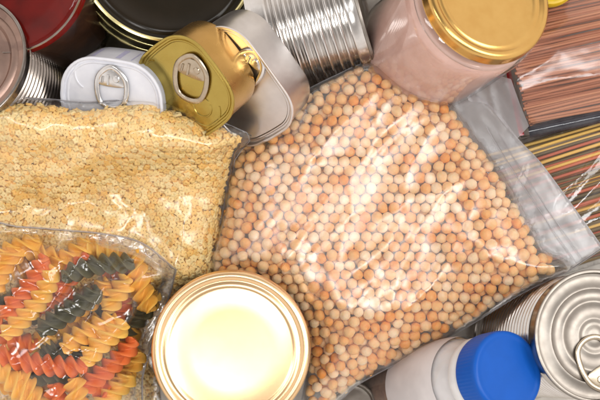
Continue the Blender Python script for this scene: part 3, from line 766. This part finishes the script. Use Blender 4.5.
for i, (x0, y0, x1, y1, z, c, lab) in enumerate(FU):
    tm = fus_top(np.array([(x0+x1)/2.]), np.array([(y0+y1)/2.]))[0]
    z = min(z, tm - 8)
    a = P(x0, y0, z + random.uniform(-3, 3)); b_ = P(x1, y1, z + random.uniform(-3, 3)); d = b_ - a; L = d.length
    mb = fusillo(L, random.uniform(10.2, 12.2), L/33, random.uniform(-6, 6), i)
    o = mb.obj('fusillo', M[c], None, 50); Mx = frame_at((a+b_)/2*K, Vector((0, 0, 1)) - d.normalized()*d.normalized().z, d)
    o.matrix_world = Mx @ Matrix.Rotation(random.uniform(0, 2), 4, 'X')
    tag(o, lab, 'pasta twist', 'fusilli in the bag')

# ---------------------------------------------------------------- noodle packs
def strand_me(L, r, bend, m, flat=1.0):
    mb = MB(); path = [(t*L - L/2, bend*math.sin(math.pi*t), .5*bend*math.sin(2*math.pi*t)) for t in np.linspace(0, 1, 12)]
    mb.tube(path, r, r*flat, False, 8); return mesh('strand', mb.v, mb.f, m, 50)
def strands(name, cat, origin, ang, width, r, specs, zf, L, xs, nlay, group):
    """origin = pixel of the pack's near left corner, ang = image angle of strands, width across"""
    c, s = math.cos(ang), math.sin(ang)      # image direction (c, -s) along, (s, c) across
    protos = {k: [strand_me(L, r, bd, M[k], .9) for bd in (-2.2, -.8, .8, 2.2)] for k in {q[0] for q in specs}}
    for lay in range(nlay):
        n = int(width/(2*r*1.03))
        for i in range(n):
            w = (i + .5 + (lay % 2)*.5)*width/n + random.uniform(-.5, .5)
            k, lab = random.choices(specs, [q[2] for q in specs])[0][:2]
            u = L/2 + random.uniform(-xs, xs)
            px = origin[0] + u*c + w*s; py = origin[1] - u*s + w*c
            z = zf(w/width) - lay*r*1.75 + random.uniform(-.5, .5)*r
            o = bpy.data.objects.new(name, random.choice(protos[k])); link(o)
            o.matrix_world = Matrix.Translation(P(px, py, z)*K) @ Matrix.Rotation(ang + random.uniform(-.012, .012), 4, 'Z') @ Matrix.Rotation(random.uniform(-.01, .01), 4, 'Y')
            tag(o, lab, cat, group)
# brown noodles
a1 = math.radians(12); o1 = (501, 10)
prof1 = lambda f: 50 + 26*math.sqrt(max(0, 1-(2*f-1)**2))
strands('brown_noodle', 'noodle', o1, a1, 124, 1.55, [('soba', 'straight brown noodle in the red edged clear pack', 1)], prof1, 230, 3, 3, 'brown noodles in the pack')
r1 = world_root('noodle_pack', (P(560, 70, 30))); tag(r1, 'clear pack of straight brown noodles with red sealed edge, right of the gold lid', 'pack')
def rect_px(o, ang, u0, u1, w0, w1):
    c, s = math.cos(ang), math.sin(ang)
    return [(o[0]+u*c+w*s, o[1]-u*s+w*c) for u, w in ((u0, w0), (u1, w0), (u1, w1), (u0, w1))]
pk = spline([q + (1,) for q in rect_px(o1, a1, -7, 250, -5, 129)], 5)
def pk_w(x, y, o, ang): return (x-o[0])*math.sin(ang) + (y-o[1])*math.cos(ang)
def nf_top(x, y):
    f = np.clip(pk_w(x, y, o1, a1)/124, 0, 1); d = edist(pk, x, y)
    return 50 + (30*np.sqrt(np.clip(1-(2*f-1)**2, 0, 1)) + 1.8*ridge(x, y, a1, 90, 24, 3.9, 2) + .6*nz(x, y, .03, 3.9))*sstep(0, 7, d) + 1.5
def nf_bot(x, y):
    f = np.clip(pk_w(x, y, o1, a1)/124, 0, 1); return 47 - 24*np.sqrt(np.clip(1-(2*f-1)**2, 0, 1))
film_bag('pack_film', pk, nf_top, nf_bot, M['nfilm'], r1, 3.2)
sp_ = spline([q + (1,) for q in rect_px(o1, a1, -8, -3.2, -3, 127)], 2.5)
def ztop1(x, y): return nf_top(x, y) + 1.6
sheet('red_seal', sp_, ztop1, M['red'], r1, 2.5)
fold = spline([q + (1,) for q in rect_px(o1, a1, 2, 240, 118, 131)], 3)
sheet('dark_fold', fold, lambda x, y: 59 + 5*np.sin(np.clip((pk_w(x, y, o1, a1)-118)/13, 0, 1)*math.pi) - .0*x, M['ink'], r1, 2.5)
# three coloured spaghetti
a2 = math.radians(17); o2 = (478, 158)
prof2 = lambda f: 42 + 20*math.sqrt(max(0, 1-(2*f-1)**2))
strands('spaghetti_strand', 'spaghetti', o2, a2, 132, 1.75, [('sy', 'yellow spaghetti strand in the three coloured pack at the right edge', 3), ('sr', 'red spaghetti strand in the three coloured pack at the right edge', 3), ('sg', 'dark green spaghetti strand in the three coloured pack at the right edge', 5)], prof2, 230, 3, 3, 'spaghetti strands in the pack')
r2 = world_root('spaghetti_pack', (P(560, 190, 30))); tag(r2, 'clear pack of yellow, red and dark green spaghetti, right edge below the brown noodles', 'pack')
pk2 = spline([q + (1,) for q in rect_px(o2, a2, -6, 250, -5, 137)], 5)
def sf_top(x, y):
    f = np.clip(pk_w(x, y, o2, a2)/132, 0, 1); d = edist(pk2, x, y)
    return 42 + (24*np.sqrt(np.clip(1-(2*f-1)**2, 0, 1)) + 5*ridge(x, y, math.radians(42), 90, 34, 6.9, 2.4))*sstep(0, 8, d) + 1.5
def sf_bot(x, y):
    f = np.clip(pk_w(x, y, o2, a2)/132, 0, 1); return 39 - 24*np.sqrt(np.clip(1-(2*f-1)**2, 0, 1))
film_bag('pack_film', pk2, sf_top, sf_bot, M['sfilm'], r2, 3.2)

# ---------------------------------------------------------------- lamps
def softbox(name, px, py, z, w, h, radiance, col=(1, 1, 1), aim=(300, 200, 100)):
    l = bpy.data.lights.new(name, 'AREA'); l.shape = 'RECTANGLE'; l.size = w*K; l.size_y = h*K
    l.energy = radiance*math.pi*(w*K)*(h*K); l.color = col
    o = bpy.data.objects.new(name, l); link(o)
    loc = Vector((px-300, 200-py, z)); tgt = Vector((aim[0]-300, 200-aim[1], aim[2]))
    o.location = loc*K; o.rotation_euler = (tgt-loc).to_track_quat('-Z', 'Y').to_euler()
    return o
softbox('softbox_right', 930, 190, 2400, 560, 620, 11)
softbox('softbox_front', 90, 640, 2400, 370, 370, 19, (1, .97, .93))
softbox('softbox_left', -520, -40, 2000, 260, 620, 9)
softbox('softbox_key', 1750, -100, 1900, 1000, 1000, 6.2, (1, .98, .95))
w = bpy.data.worlds.new('World'); S.world = w; w.use_nodes = True
bg = w.node_tree.nodes['Background']; bg.inputs[1].default_value = 1.0
nt = w.node_tree; tc = N(nt, 'ShaderNodeTexCoord'); sx = N(nt, 'ShaderNodeSeparateXYZ'); nt.links.new(tc.outputs['Generated'], sx.inputs[0])
rp = N(nt, 'ShaderNodeValToRGB'); nt.links.new(sx.outputs['Z'], rp.inputs[0]); nt.links.new(rp.outputs[0], bg.inputs[0])
e = rp.color_ramp.elements; e[0].position = 0.0; e[0].color = (1.0, .90, .83, 1); e[1].position = 1.0; e[1].color = (.22, .20, .19, 1)
q = e.new(.55); q.color = (1.0, .93, .88, 1); q = e.new(.86); q.color = (.3, .275, .26, 1)

# ---------------------------------------------------------------- camera
cam = bpy.data.cameras.new('camera'); co = bpy.data.objects.new('camera', cam); link(co)
co.location = (0, 0, CZ*K); cam.sensor_width = 36; cam.lens = 36*(CZ-ZR)/600
cam.clip_start = .01; cam.clip_end = 10
cam.dof.use_dof = True; cam.dof.focus_distance = (CZ-125)*K; cam.dof.aperture_fstop = 9
S.camera = co
for o in WR: del o['w']
S.render.engine = 'CYCLES'
S.cycles.transparent_max_bounces = 24; S.cycles.max_bounces = 10
S.cycles.caustics_reflective = False; S.cycles.caustics_refractive = False
S.view_settings.view_transform = 'Standard'; S.view_settings.look = 'None'
S.view_settings.exposure = 0.04
